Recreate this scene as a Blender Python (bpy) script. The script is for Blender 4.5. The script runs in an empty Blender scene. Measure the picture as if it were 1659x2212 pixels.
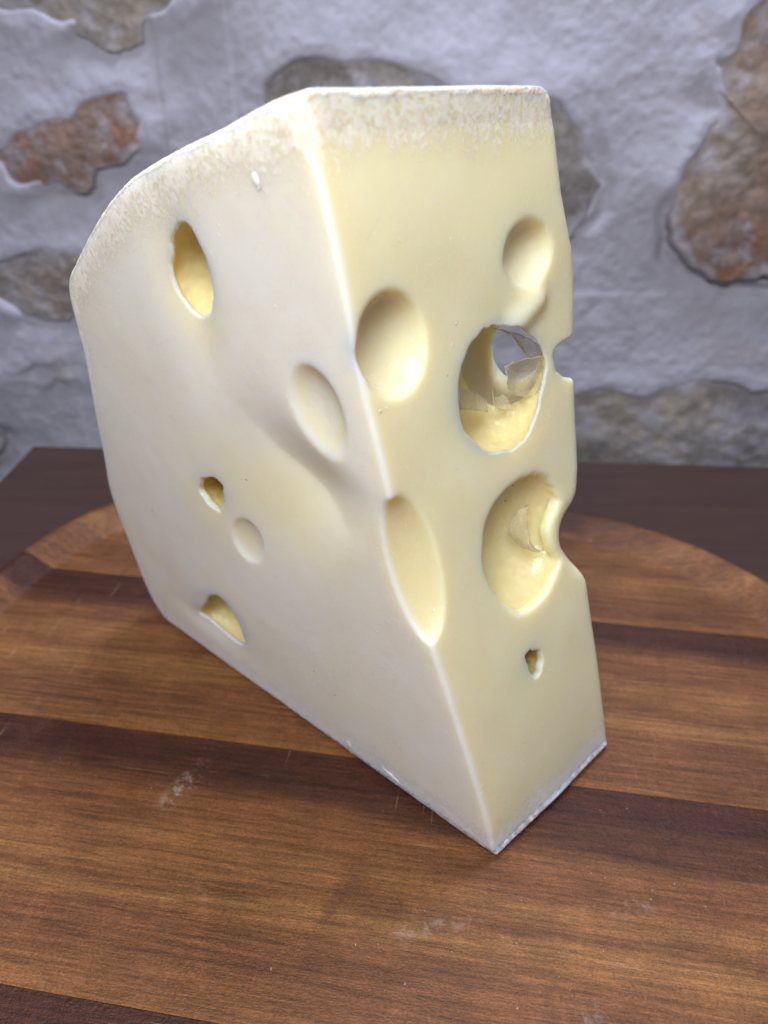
import bpy, bmesh, math, random, os
import numpy as np
from mathutils import Vector

random.seed(3)
rng = np.random.default_rng(7)
scene = bpy.context.scene
COL = scene.collection

# ----------------------------------------------------------------- camera
H = 0.22                      # camera height above the tray floor (m)
TH = math.radians(30)         # camera looks down by this much
FPX, CX, CY = 1640.0, 829.5, 1106.0   # focal length and centre used to measure the photograph
cam = bpy.data.cameras.new("camera")
cam_o = bpy.data.objects.new("camera", cam); COL.objects.link(cam_o)
cam_o.location = (0, 0, H); cam_o.rotation_euler = (math.pi/2 - TH, 0, 0)
cam.sensor_fit = 'VERTICAL'; cam.angle = 2*math.atan(CY/FPX)
cam.clip_start = 0.01; cam.clip_end = 50
cam.dof.use_dof = True; cam.dof.focus_distance = 0.215; cam.dof.aperture_fstop = 7.5
scene.camera = cam_o

# ----------------------------------------------------------------- world and lamps
world = bpy.data.worlds.new("World"); scene.world = world; world.use_nodes = True
wb = world.node_tree.nodes["Background"]
wb.inputs[0].default_value = (0.66, 0.72, 1.0, 1); wb.inputs[1].default_value = 0.24

def area(name, loc, target, size, power, color, size_y=None):
    L = bpy.data.lights.new(name, 'AREA'); L.size = size; L.energy = power; L.color = color
    if size_y: L.shape = 'RECTANGLE'; L.size_y = size_y
    o = bpy.data.objects.new(name, L); COL.objects.link(o); o.location = loc
    o.rotation_euler = (Vector(target) - Vector(loc)).to_track_quat('-Z', 'Y').to_euler()
    return o
area("key_lamp", (-0.06, -0.08, 0.43), (0, 0.25, 0.10), 0.17, 2.6, (1.0, 0.985, 0.99))
area("ceiling_lamp", (0.10, 0.45, 1.05), (0.05, 0.40, 0.0), 0.22, 8.5, (0.74, 0.79, 1.0))

scene.view_settings.view_transform = 'Standard'; scene.view_settings.look = 'None'
scene.view_settings.exposure = 0.0; scene.view_settings.gamma = 1.0
scene.cycles.use_denoising = True
scene.cycles.max_bounces = 8
scene.cycles.transparent_max_bounces = 12

# ----------------------------------------------------------------- measuring helpers
def ray(px, py):
    xc = (np.asarray(px, float) - CX)/FPX; yc = (CY - np.asarray(py, float))/FPX
    return np.stack([xc, math.cos(TH) + yc*math.sin(TH), -math.sin(TH) + yc*math.cos(TH)], -1)
CAM = np.array([0, 0, H])
def on_plane(px, py, P0, n):
    d = ray(px, py); t = np.dot(P0 - CAM, n)/np.dot(d, n)
    return CAM + d*np.asarray(t)[..., None]
def on_z(px, py, z=0.0):
    return on_plane(px, py, np.array([0, 0, z]), np.array([0, 0, 1.0]))
def unit(v): v = np.asarray(v, float); return v/np.linalg.norm(v)

_lat = rng.random((64, 64, 64)).astype(np.float32)*2 - 1
def vnoise(P, freq, off=0.0):
    Q = P*freq + off; I = np.floor(Q).astype(np.int64); F = (Q - I).astype(np.float32)
    F = F*F*(3 - 2*F); I0 = I & 63; I1 = (I + 1) & 63
    x0, y0, z0 = I0[:, 0], I0[:, 1], I0[:, 2]; x1, y1, z1 = I1[:, 0], I1[:, 1], I1[:, 2]
    fx, fy, fz = F[:, 0], F[:, 1], F[:, 2]
    a = _lat[x0, y0, z0]*(1-fx) + _lat[x1, y0, z0]*fx
    b = _lat[x0, y1, z0]*(1-fx) + _lat[x1, y1, z0]*fx
    c = _lat[x0, y0, z1]*(1-fx) + _lat[x1, y0, z1]*fx
    d = _lat[x0, y1, z1]*(1-fx) + _lat[x1, y1, z1]*fx
    return (a*(1-fy) + b*fy)*(1-fz) + (c*(1-fy) + d*fy)*fz
def fbm(P, freq, octv=3, off=0.0):
    s = 0; a = 1.0
    for k in range(octv): s = s + a*vnoise(P, freq*2.03**k, off + 11.3*k); a *= 0.5
    return s
def sstep(a, b, x):
    t = np.clip((x - a)/(b - a), 0, 1); return t*t*(3 - 2*t)

# ----------------------------------------------------------------- object helpers
def link(name, me, mats=(), parent=None, smooth=True):
    o = bpy.data.objects.new(name, me); COL.objects.link(o)
    for m in mats: me.materials.append(m)
    if smooth and len(me.polygons): me.polygons.foreach_set("use_smooth", np.ones(len(me.polygons), bool))
    if parent: o.parent = parent
    return o
def mesh_np(name, V, F):
    me = bpy.data.meshes.new(name); V = np.asarray(V, np.float32); F = np.asarray(F, np.int32); k = F.shape[1]
    me.vertices.add(len(V)); me.vertices.foreach_set("co", V.ravel())
    me.loops.add(F.size); me.loops.foreach_set("vertex_index", F.ravel())
    me.polygons.add(len(F)); me.polygons.foreach_set("loop_start", np.arange(0, F.size, k, dtype=np.int32))
    me.update(calc_edges=True); return me
def vattr(me, name, val):
    a = me.attributes.new(name, 'FLOAT', 'POINT'); a.data.foreach_set("value", np.asarray(val, np.float32))
def thing(name, label, cat, loc=(0, 0, 0), group=None):
    o = bpy.data.objects.new(name, None); COL.objects.link(o); o.location = loc; o.empty_display_size = 0.02
    o['label'] = label; o['category'] = cat
    if group: o['group'] = group
    return o

class NT:
    def __init__(s, name):
        s.m = bpy.data.materials.new(name); s.m.use_nodes = True; s.t = s.m.node_tree
        s.b = s.t.nodes["Principled BSDF"]; s.out = s.t.nodes["Material Output"]
    def n(s, typ, **kw):
        nd = s.t.nodes.new(typ)
        for k, v in kw.items():
            if k[0] == '_': nd.inputs[k[1:].replace('_', ' ')].default_value = v
            else: setattr(nd, k, v)
        return nd
    def l(s, a, b): s.t.links.new(a, b)
    def coord(s, scale=(1, 1, 1), loc=(0, 0, 0), rot=(0, 0, 0), src='Object'):
        tc = s.n('ShaderNodeTexCoord'); mp = s.n('ShaderNodeMapping')
        mp.inputs['Scale'].default_value = scale; mp.inputs['Location'].default_value = loc
        mp.inputs['Rotation'].default_value = rot
        s.l(tc.outputs[src], mp.inputs[0]); return mp.outputs[0]
    def noise(s, vec, scale, detail=4, rough=0.55, dist=0.0):
        nd = s.n('ShaderNodeTexNoise'); nd.inputs['Scale'].default_value = scale; nd.inputs['Detail'].default_value = detail
        nd.inputs['Roughness'].default_value = rough; nd.inputs['Distortion'].default_value = dist
        s.l(vec, nd.inputs['Vector']); return nd.outputs['Fac']
    def ramp(s, fac, stops, interp='LINEAR'):
        r = s.n('ShaderNodeValToRGB'); cr = r.color_ramp; cr.interpolation = interp
        while len(cr.elements) > 1: cr.elements.remove(cr.elements[-1])
        for k, (p, c) in enumerate(stops):
            if not hasattr(c, '__len__'): c = (c, c, c)
            e = cr.elements[0] if k == 0 else cr.elements.new(p)
            e.position = p; e.color = (*c, 1)
        s.l(fac, r.inputs[0]); return r.outputs[0]
    def mix(s, fac, a, b, mode='MIX'):
        m = s.n('ShaderNodeMix', data_type='RGBA', blend_type=mode)
        for sock, v in ((m.inputs[0], fac), (m.inputs[6], a), (m.inputs[7], b)):
            if isinstance(v, bpy.types.NodeSocket): s.l(v, sock)
            elif hasattr(v, '__len__'): sock.default_value = (*v, 1)
            else: sock.default_value = v
        return m.outputs[2]
    def math(s, op, a, b=0.0, c=0.0, clamp=False):
        m = s.n('ShaderNodeMath', operation=op, use_clamp=clamp)
        for sock, v in zip(m.inputs, (a, b, c)):
            if isinstance(v, bpy.types.NodeSocket): s.l(v, sock)
            else: sock.default_value = v
        return m.outputs[0]
    def attr(s, name):
        a = s.n('ShaderNodeAttribute'); a.attribute_name = name; return a.outputs['Fac']
    def bump(s, h, strength, dist, normal=None):
        b = s.n('ShaderNodeBump'); b.inputs['Strength'].default_value = strength; b.inputs['Distance'].default_value = dist
        s.l(h, b.inputs['Height'])
        if normal: s.l(normal, b.inputs['Normal'])
        return b.outputs[0]

# ================================================================= setting: stone wall
WY = 0.60; wyaw = math.atan2(-0.15, 2.22)
wn = np.array([math.sin(wyaw), -math.cos(wyaw), 0.0])            # wall normal, towards the camera
ws = np.array([math.cos(wyaw), math.sin(wyaw), 0.0])
WP0 = np.array([0, WY, 0.0])
def wall_sz(pts):
    P = on_plane([p[0] for p in pts], [p[1] for p in pts], WP0, wn)
    return np.stack([(P - WP0) @ ws, P[:, 2]], -1)

STONES = [  # outline in photo pixels, proud (m), colours, smear amount, label
 ([(-260,-150),(-240,60),(-100,45),(0,38),(50,44),(87,55),(120,70),(157,73),(204,98),(251,117),(290,112),(318,98),(339,55),(385,37),(440,25),(492,2),(540,-40),(500,-150),(200,-260)],
   .010, (.40,.34,.25), (.27,.24,.21), .42, 'beige stone at the top left edge of the wall', 1.0),
 ([(-80,310),(0,303),(36,270),(91,241),(146,233),(175,197),(219,182),(248,171),(277,166),(306,190),(310,219),(335,255),(332,299),(313,328),(284,357),(255,365),(219,386),(200,419),(171,427),(128,408),(55,412),(22,397),(7,375),(-60,350)],
   .011, (.30,.155,.09), (.31,.24,.19), .42, 'rusty brown stone left of the cheese', 1.0),
 ([(545,215),(560,165),(590,128),(625,100),(680,95),(740,108),(800,100),(860,112),(930,140),(1000,165),(1090,185),(1190,192),(1235,210),(1265,260),(1285,320),(1302,400),(1290,455),(1240,522),(1100,570),(800,540),(600,400),(540,280)],
   .008, (.30,.27,.235), (.20,.18,.17), .45, 'wide grey stone half hidden behind the top of the cheese', 1.0),
 ([(1640,-60),(1599,0),(1574,50),(1549,100),(1501,125),(1504,150),(1534,175),(1544,225),(1499,265),(1478,310),(1440,380),(1435,450),(1440,540),(1480,588),(1560,608),(1660,618),(1800,600),(1870,300),(1820,0),(1760,-80)],
   .013, (.28,.155,.095), (.34,.28,.22), .30, 'large brown stone at the right edge of the wall', 1.0),
 ([(-90,560),(0,545),(53,530),(110,522),(170,530),(220,600),(205,680),(156,706),(110,700),(60,685),(20,662),(-40,640)],
   .009, (.34,.29,.24), (.26,.22,.19), .55, 'small grey beige stone against the left side of the cheese', 1.0),
 ([(1150,860),(1225,838),(1290,822),(1370,835),(1430,812),(1500,800),(1560,806),(1620,822),(1700,815),(1850,850),(1850,1080),(1500,1110),(1150,1080)],
   .005, (.42,.36,.29), (.25,.23,.23), .55, 'pale mottled stone above the back edge of the table', 1.0),
 ([(-180,760),(-60,768),(2,780),(14,810),(8,860),(20,925),(21,975),(2,1010),(-60,1060),(-200,1050)],
   .009, (.26,.23,.20), (.16,.15,.14), .25, 'dark stone cut by the left edge of the picture', 1.0),
 ([(100,806),(118,796),(140,800),(155,815),(143,832),(122,842),(106,828)],
   .004, (.33,.28,.23), (.25,.22,.2), .3, 'tiny beige stone chip in the mortar', 1.0),
 ([(40,770),(70,752),(105,756),(122,775),(100,792),(62,790)],
   .0035, (.36,.33,.31), (.30,.28,.27), .5, 'tiny pale stone chip in the mortar', 1.0),
]
def poly_sdf(u, v, poly):
    poly = np.asarray(poly, np.float64); d = np.full(u.shape, 1e9); s = np.ones(u.shape)
    n = len(poly)
    for i in range(n):
        a = poly[i]; b = poly[i-1]
        ex, ey = b[0]-a[0], b[1]-a[1]; wx, wy = u - a[0], v - a[1]
        t = np.clip((wx*ex + wy*ey)/(ex*ex + ey*ey + 1e-18), 0, 1)
        bx, by = wx - ex*t, wy - ey*t
        d = np.minimum(d, bx*bx + by*by)
        c1 = v >= a[1]; c2 = v < b[1]; c3 = ex*wy > ey*wx
        flip = (c1 & c2 & c3) | (~c1 & ~c2 & ~c3); s = np.where(flip, -s, s)
    return s*np.sqrt(d)

def mortar_material():
    m = NT('lime_mortar'); b = m.b
    c = m.coord()
    n1 = m.noise(c, 9, 5, .6); n2 = m.noise(c, 55, 6, .65); n3 = m.noise(c, 300, 4, .6)
    base = m.ramp(n1, [(.30, (.42,.41,.48)), (.55, (.49,.485,.57)), (.72, (.55,.55,.65))])
    sp = m.ramp(n2, [(.32, (.37,.36,.37)), (.50, (.48,.47,.51)), (.68, (.58,.575,.63))])
    col = m.mix(.42, base, sp)
    warm = m.ramp(m.noise(c, 17, 4, .6), [(.58, 0), (.72, 1)])
    col = m.mix(m.math('MULTIPLY', warm, .35), col, (.44,.37,.30))
    m.l(col, b.inputs['Base Color']); b.inputs['Roughness'].default_value = .85
    h = m.math('ADD', n2, m.math('MULTIPLY', n3, .45))
    m.l(m.bump(h, .5, .0012), b.inputs['Normal']); return m.m
def stone_material(i, ca, cb, smear):
    m = NT('rubble_stone'); b = m.b
    c = m.coord(loc=(i*3.7, i*1.3, i*.9))
    n1 = m.noise(c, 26, 6, .62, .4); n2 = m.noise(c, 110, 5, .65); n3 = m.noise(c, 14, 4, .6)
    col = m.mix(m.ramp(n3, [(.38, 0), (.62, 1)]), ca, cb)
    col = m.mix(.75, col, m.ramp(n2, [(.25, .28), (.5, .5), (.75, .85)]), 'OVERLAY')
    dk = m.ramp(n1, [(.30, 1), (.44, 0)])
    col = m.mix(m.math('MULTIPLY', dk, .5), col, (ca[0]*.42, ca[1]*.38, ca[2]*.36))
    sm = m.ramp(m.noise(m.coord(loc=(i*1.1+5, 2, 1)), 38, 7, .72), [(.62 - smear*.28, 0), (.74 - smear*.22, 1)])
    eg = m.math('ADD', m.attr('edge'), m.math('MULTIPLY', m.math('SUBTRACT', m.noise(m.coord(loc=(i*2.1, 4, 7)), 45, 5, .65), .5), 1.3))
    sm = m.math('MAXIMUM', sm, m.ramp(eg, [(.62, 0), (.92, 1)]))
    gr = m.ramp(m.noise(m.coord(loc=(i*.7, 9, 2)), 20, 5, .6), [(.42, 0), (.62, 1)])
    col = m.mix(m.math('MULTIPLY', gr, .35), col, (.30,.285,.28))
    col = m.mix(m.math('MULTIPLY', sm, .8), col, (.44,.43,.475))
    m.l(col, b.inputs['Base Color']); b.inputs['Roughness'].default_value = .8
    h = m.math('ADD', n1, m.math('MULTIPLY', n2, .5))
    m.l(m.bump(h, .5, .0022), b.inputs['Normal']); return m.m

def wall_P(s, z, h): return WP0[None] + s[:, None]*ws + np.array([0, 0, 1.0])*z[:, None] + wn*h[:, None]
def build_wall():
    root = thing('stone_wall', 'rough rubble stone wall with thick pale mortar behind the table', 'wall', (0, WY, -0.75))
    outs = [wall_sz(s[0]) for s in STONES]
    def axis(lo, hi, flo, fhi, fine, coarse):
        return np.concatenate([np.arange(lo, flo, coarse), np.arange(flo, fhi, fine), np.arange(fhi, hi + coarse, coarse)])
    S = axis(-1.3, 1.3, -.42, .42, .0016, .03); Z = axis(-.75, 1.1, -.16, .32, .0016, .03)
    SS, ZZ = np.meshgrid(S, Z); s = SS.ravel(); z = ZZ.ravel()
    P = np.stack([s, np.zeros_like(s), z], -1)
    h = .0022*fbm(P, 14, 2) + .0006*fbm(P, 60, 3, 5.) + .00035*fbm(P, 240, 2, 3.)
    Wp = P + np.stack([vnoise(P, 60, 1.), 0*s, vnoise(P, 60, 9.)], -1)*.004
    for o, st in zip(outs, STONES):
        near = (s > o[:, 0].min()-.06) & (s < o[:, 0].max()+.06) & (z > o[:, 1].min()-.06) & (z < o[:, 1].max()+.06)
        if not near.any(): continue
        ss, zz = Wp[near, 0], Wp[near, 2]
        d = poly_sdf(ss, zz, o)
        cen = o.mean(0); ang = (zz - cen[1])/np.maximum(np.hypot(ss - cen[0], zz - cen[1]), 1e-4)
        low = sstep(-.2, -.9, ang - .35*(ss - cen[0])/np.maximum(np.hypot(ss - cen[0], zz - cen[1]), 1e-4))   # under the lower right side
        fill = .92*st[1]*(1 - .85*low)*np.exp(-np.maximum(d, 0)/.035)
        groove = -low*.007*np.exp(-((d - .002)/.006)**2)
        h[near] += fill + groove*np.clip(.6 + .9*vnoise(P[near], 22, 4.), 0, 1)
        h[near] -= sstep(-.006, -.016, d)*.02
    me = mesh_np('mortar', wall_P(s, z, h) - np.array([0, WY, -0.75]), quad_grid(len(S), len(Z)))
    link('mortar', me, [mortar_material()], root)
    for i, (o, st) in enumerate(zip(outs, STONES)):
        pts, proud, ca, cb, smear, label, _ = st
        # resample outline
        c = np.vstack([o, o[:1]]); L = np.r_[0, np.cumsum(np.hypot(*np.diff(c, axis=0).T))]
        N = 220; t = np.linspace(0, L[-1], N, endpoint=False)
        ol = np.stack([np.interp(t, L, c[:, 0]), np.interp(t, L, c[:, 1])], -1)
        P3 = np.stack([ol[:, 0], np.full(N, i*.3), ol[:, 1]], -1)
        cen = ol.mean(0); dr = ol - cen; dr /= np.linalg.norm(dr, axis=1)[:, None]
        ol = ol + dr*(.0055*fbm(P3, 60, 3))[:, None]
        rings = 60 if L[-1] > .25 else 16
        rho = np.linspace(0, 1, rings+1)[1:]**.85
        V = [cen[None]]; Hh = [np.array([proud])]; ED = [[0]]
        for r in rho:
            V.append(cen + (ol - cen)*r)
            dist = np.hypot(*(ol - cen).T)*(1 - r); Hh.append(proud*(1 - .3*r**2) - .022*np.clip(1 - dist/.0055, 0, 1)**2.2); ED.append(1 - np.clip(dist/.034, 0, 1))
        V = np.vstack(V); Hh = np.concatenate(Hh)
        Pn = np.stack([V[:, 0], np.full(len(V), i*.37), V[:, 1]], -1)
        Hh = Hh + .0022*fbm(Pn, 25, 4, 2.) + .0007*fbm(Pn, 130, 3, 6.)
        V3 = wall_P(V[:, 0], V[:, 1], Hh)
        back = wall_P(cen[None, 0], cen[None, 1], np.array([-.03]))
        org = wall_P(cen[None, 0], cen[None, 1], np.array([0.]))[0]
        V3 = np.vstack([V3, back]) - org
        F = []
        for k in range(N):
            k2 = (k+1) % N; F.append((0, 1+k, 1+k2, 1+k2))
        for r in range(rings-1):
            a = 1 + r*N; b_ = a + N; k = np.arange(N); k2 = (k+1) % N
            F.extend(zip(a+k, b_+k, b_+k2, a+k2))
        bk = len(V3)-1; a = 1 + (rings-1)*N
        for k in range(N): F.append((a+(k+1) % N, a+k, bk, bk))
        bm_faces = [f[:3] if f[2] == f[3] else f for f in F]
        me = bpy.data.meshes.new('stone'); me.from_pydata(V3.tolist(), [], [tuple(int(x) for x in f) for f in bm_faces]); me.update()
        vattr(me, 'edge', np.concatenate(ED + [[1]]))
        so = link('stone', me, [stone_material(i, ca, cb, smear)], root)
        so.location = org - np.array([0, WY, -0.75]); so['label'] = label
def quad_grid(nx, ny):
    i = np.arange(nx-1)[None, :] + np.arange(ny-1)[:, None]*nx; i = i.ravel()
    return np.stack([i, i+1, i+1+nx, i+nx], -1)

# ================================================================= setting: table
ZT = -0.013
def build_table():
    root = thing('table', 'dark brown wooden table top with straight edges carrying the tray', 'table', (0, .3, ZT))
    A = on_z(70, 962, ZT); B = on_z(1659, 1007, ZT)
    xdir = unit(B - A); A = A + 0; B2 = A + xdir*1.25
    ydir = np.array([xdir[1], -xdir[0], 0.0]); ydir = unit(on_z(0, 1035, ZT) - A)
    C = B2 + ydir*.75; D = A + ydir*.75
    bm = bmesh.new()
    top = [bm.verts.new(Vector(p) - Vector((0, .3, ZT))) for p in (A, B2, C, D)]
    f = bm.faces.new(top)
    if f.normal.z < 0: f.normal_flip()
    bm.normal_update()
    if f.normal.z < 0: bmesh.ops.reverse_faces(bm, faces=[f])
    ex = bmesh.ops.extrude_face_region(bm, geom=[f])
    for v in ex['geom']:
        if isinstance(v, bmesh.types.BMVert): v.co.z -= .028
    bmesh.ops.recalc_face_normals(bm, faces=bm.faces)
    bmesh.ops.bevel(bm, geom=[e for e in bm.edges], offset=.0018, segments=3, affect='EDGES')
    me = bpy.data.meshes.new('table_top'); bm.to_mesh(me); bm.free()
    m = NT('dark_wood'); b = m.b
    c = m.coord(scale=(1, 12, 1), rot=(0, 0, .07)); c2 = m.coord(scale=(1.5, 30, 1), rot=(0, 0, .07))
    n = m.noise(c, 9, 4, .6, .5); n2 = m.noise(c2, 60, 4, .6)
    col = m.ramp(n, [(.3, (.042,.018,.012)), (.6, (.060,.027,.018)), (.8, (.078,.036,.024))])
    col = m.mix(.25, col, m.ramp(n2, [(.35, (.02,.01,.008)), (.6, (.07,.037,.028))]))
    m.l(col, b.inputs['Base Color']); b.inputs['Roughness'].default_value = .42
    m.l(m.bump(n2, .15, .0005), b.inputs['Normal'])
    link('table_top', me, [m.m], root, smooth=False)
    # legs
    cen = (A + B2 + C + D)/4
    for q in (A, B2, C, D):
        p = q + (cen - q)*.09
        bm = bmesh.new(); bmesh.ops.create_cube(bm, size=1)
        for v in bm.verts:
            k = 1.0 if v.co.z > 0 else .7
            v.co = Vector((v.co.x*.05*k, v.co.y*.05*k, v.co.z*.66))
        bmesh.ops.bevel(bm, geom=list(bm.edges), offset=.003, segments=2, affect='EDGES')
        ml = bpy.data.meshes.new('leg'); bm.to_mesh(ml); bm.free()
        lo = link('leg', ml, [m.m], root, smooth=False); lo.location = (p[0], p[1]-.3, -.028-.33)
    # floor
    fm = NT('floor_tile'); fm.b.inputs['Base Color'].default_value = (.32, .29, .27, 1); fm.b.inputs['Roughness'].default_value = .6
    n = fm.noise(fm.coord(), 6, 4); fm.l(fm.ramp(n, [(.3, (.27,.245,.225)), (.7, (.36,.33,.30))]), fm.b.inputs['Base Color'])
    S = 2.6; me = mesh_np('floor', [(-S, -S, ZT-.70), (S, -S, ZT-.70), (S, 1.4, ZT-.70), (-S, 1.4, ZT-.70)], [(0, 1, 2, 3)])
    fo = link('floor', me, [fm.m], smooth=False); fo['kind'] = 'structure'

# ================================================================= tray
SA = math.radians(-9.3)                 # direction of the staves
sdir = np.array([math.cos(SA), math.sin(SA)]); qdir = np.array([-math.sin(SA), math.cos(SA)])
QB = [-.36, -.17, .0988, .1942, .2915, .40, .60]
RIMH = .0090
def tray_outline(n):
    # control points (x, y) in units of H, seen rim at z=RIMH
    k = (H - RIMH)/H
    cp = [on_z(-330, 1560, RIMH), on_z(-150, 1370, RIMH), on_z(0, 1222, RIMH), on_z(110, 1143, RIMH), on_z(240, 1078, RIMH), on_z(430, 1040, RIMH),
          on_z(700, 1025, RIMH), on_z(980, 1045, RIMH), on_z(1230, 1100, RIMH), on_z(1400, 1137, RIMH), on_z(1540, 1190, RIMH), on_z(1659, 1250, RIMH), on_z(1840, 1400, RIMH)]
    cp = [p[:2] for p in cp]
    cp += [np.array(p)*H for p in [(1.06, .80), (1.02, .35), (.80, -.10), (.40, -.40), (-.05, -.50), (-.50, -.42), (-.88, -.12), (-1.08, .35), (-1.12, .85)]]
    C = np.array([0, .16]); cp = np.array(cp) - C
    ang = np.arctan2(cp[:, 1], cp[:, 0]); r = np.hypot(cp[:, 0], cp[:, 1]); o = np.argsort(ang); ang = ang[o]; r = r[o]
    A = np.r_[ang - 2*np.pi, ang, ang + 2*np.pi]; R = np.r_[r, r, r]
    t = np.linspace(-np.pi, np.pi, n, endpoint=False)
    R2 = np.interp(t, A, R)
    kk = 15; w = np.hanning(2*kk+1); w /= w.sum()
    R2 = np.convolve(np.r_[R2[-kk:], R2, R2[:kk]], w, 'valid')
    return C, t, R2
def wood_material():
    m = NT('acacia_wood'); b = m.b
    q = m.attr('q')                       # 0..1 across the stave
    c = m.coord(scale=(1, 6, 6)); info = m.n('ShaderNodeObjectInfo')
    off = m.n('ShaderNodeVectorMath', operation='MULTIPLY_ADD')
    rnd = m.n('ShaderNodeCombineXYZ'); m.l(info.outputs['Random'], rnd.inputs[0]); m.l(info.outputs['Random'], rnd.inputs[2])
    m.l(rnd.outputs[0], off.inputs[0]); off.inputs[1].default_value = (7, 3, 5); m.l(c, off.inputs[2]); cc = off.outputs[0]
    warp = m.noise(cc, 5, 3, .5)
    qq = m.math('ADD', q, m.math('MULTIPLY', m.math('SUBTRACT', warp, .5), .42))
    base = m.ramp(qq, [(0, (0.193,0.080,0.026)), (.12, (0.143,0.056,0.021)), (.26, (0.164,0.066,0.024)), (.36, (0.225,0.103,0.033)), (.42, (0.152,0.061,0.022)), (.52, (0.213,0.093,0.031)),
                       (.62, (0.149,0.058,0.021)), (.72, (0.170,0.068,0.024)), (.80, (0.078,0.029,0.012)), (.87, (0.044,0.014,0.008)), (.95, (0.058,0.018,0.009)), (1.0, (0.050,0.016,0.008))])
    # long fibres
    c2 = m.coord(scale=(3, 60, 30)); f1 = m.noise(c2, 14, 5, .6, .3)
    c3 = m.coord(scale=(14, 110, 60)); f2 = m.noise(c3, 22, 3, .6)
    base = m.mix(.75, base, m.ramp(f1, [(.25, .14), (.5, .48), (.75, .86)]), 'OVERLAY')
    pores = m.ramp(f2, [(.33, 1), (.43, 0)])
    base = m.mix(m.math('MULTIPLY', pores, .38), base, (.045,.016,.008))
    # cross figure
    c4 = m.coord(scale=(1, .7, 1), rot=(0, 0, .5)); f3 = m.noise(c4, 48, 4, .6, 1.2)
    base = m.mix(.45, base, m.ramp(f3, [(.3, .33), (.5, .5), (.7, .66)]), 'OVERLAY')
    dfl = m.ramp(m.noise(m.coord(scale=(1, .42, 1), rot=(0, 0, .75)), 62, 4, .6, .6), [(.62, 0), (.72, 1)])
    base = m.mix(m.math('MULTIPLY', dfl, .5), base, (.075,.030,.018))
    fine = m.noise(m.coord(scale=(1, 1.6, 1)), 1500, 2, .7)
    base = m.mix(.6, base, m.ramp(fine, [(.3, .22), (.5, .5), (.7, .85)]), 'OVERLAY')
    ln = m.ramp(m.noise(m.coord(scale=(2.2, 70, 1), rot=(0, 0, 1.05)), 9, 2, .5), [(.70, 0), (.715, 1)])
    ln2 = m.ramp(m.noise(m.coord(scale=(70, 2.6, 1), rot=(0, 0, .2), loc=(3, 1, 0)), 9, 2, .5), [(.70, 0), (.715, 1)])
    ln = m.math('MULTIPLY', m.math('MAXIMUM', ln, ln2), m.ramp(m.noise(m.coord(loc=(5, 5, 5)), 25, 3), [(.5, 0), (.62, .4)]))
    base = m.mix(ln, base, (.36,.25,.15))
    # dry white scuffs
    sc = m.ramp(m.noise(m.coord(scale=(1, .5, 1), rot=(0, 0, -.55)), 55, 5, .7), [(.65, 0), (.75, 1)])
    sc2 = m.ramp(m.noise(m.coord(), 330, 3, .6), [(.45, 0), (.62, 1)])
    scm = m.math('MULTIPLY', m.math('MULTIPLY', sc, sc2), .42)
    base = m.mix(scm, base, (.34,.28,.25))
    # worn whitish scuffs, each at its own place on the tray
    for (x0, y0, x1, y1, wd, st) in ((320, 1775, 460, 1635, .0052, .42), (790, 2035, 1090, 1968, .0035, .22), (1190, 2215, 1340, 2170, .0045, .2), (1300, 1975, 1430, 1950, .004, .2)):
        A_ = on_z(x0, y0); B_ = on_z(x1, y1); C_ = (A_ + B_)/2; ln_ = np.linalg.norm(B_ - A_)/2; an = math.atan2(B_[1]-A_[1], B_[0]-A_[0])
        g = m.n('ShaderNodeNewGeometry'); mp = m.n('ShaderNodeMapping', vector_type='TEXTURE'); m.l(g.outputs['Position'], mp.inputs[0])
        mp.inputs['Location'].default_value = tuple(C_); mp.inputs['Rotation'].default_value = (0, 0, an); mp.inputs['Scale'].default_value = (ln_, wd, 1)
        ve = m.n('ShaderNodeVectorMath', operation='LENGTH'); m.l(mp.outputs[0], ve.inputs[0])
        mk = m.ramp(ve.outputs['Value'], [(.25, 1), (1.0, 0)])
        tex = m.noise(m.coord(scale=(1, 1, 1), rot=(0, 0, .9)), 420, 5, .7); 
        mk = m.math('MULTIPLY', mk, m.ramp(m.math('ADD', tex, m.math('MULTIPLY', m.noise(m.coord(), 120, 2), .5)), [(.72, 0), (.88, 1)]))
        base = m.mix(m.math('MULTIPLY', mk, st), base, (.50,.42,.38))
    m.l(base, b.inputs['Base Color'])
    m.l(m.ramp(m.noise(m.coord(), 40, 4), [(.3, .34), (.7, .46)]), b.inputs['Roughness'])
    b.inputs['Specular IOR Level'].default_value = .26
    h = m.math('ADD', m.math('MULTIPLY', fine, .8), m.math('MULTIPLY', f2, .7))
    h = m.math('ADD', h, m.math('MULTIPLY', m.noise(m.coord(), 420, 3), 1.3))
    m.l(m.bump(h, .5, .0007), b.inputs['Normal'])
    return m.m
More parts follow.
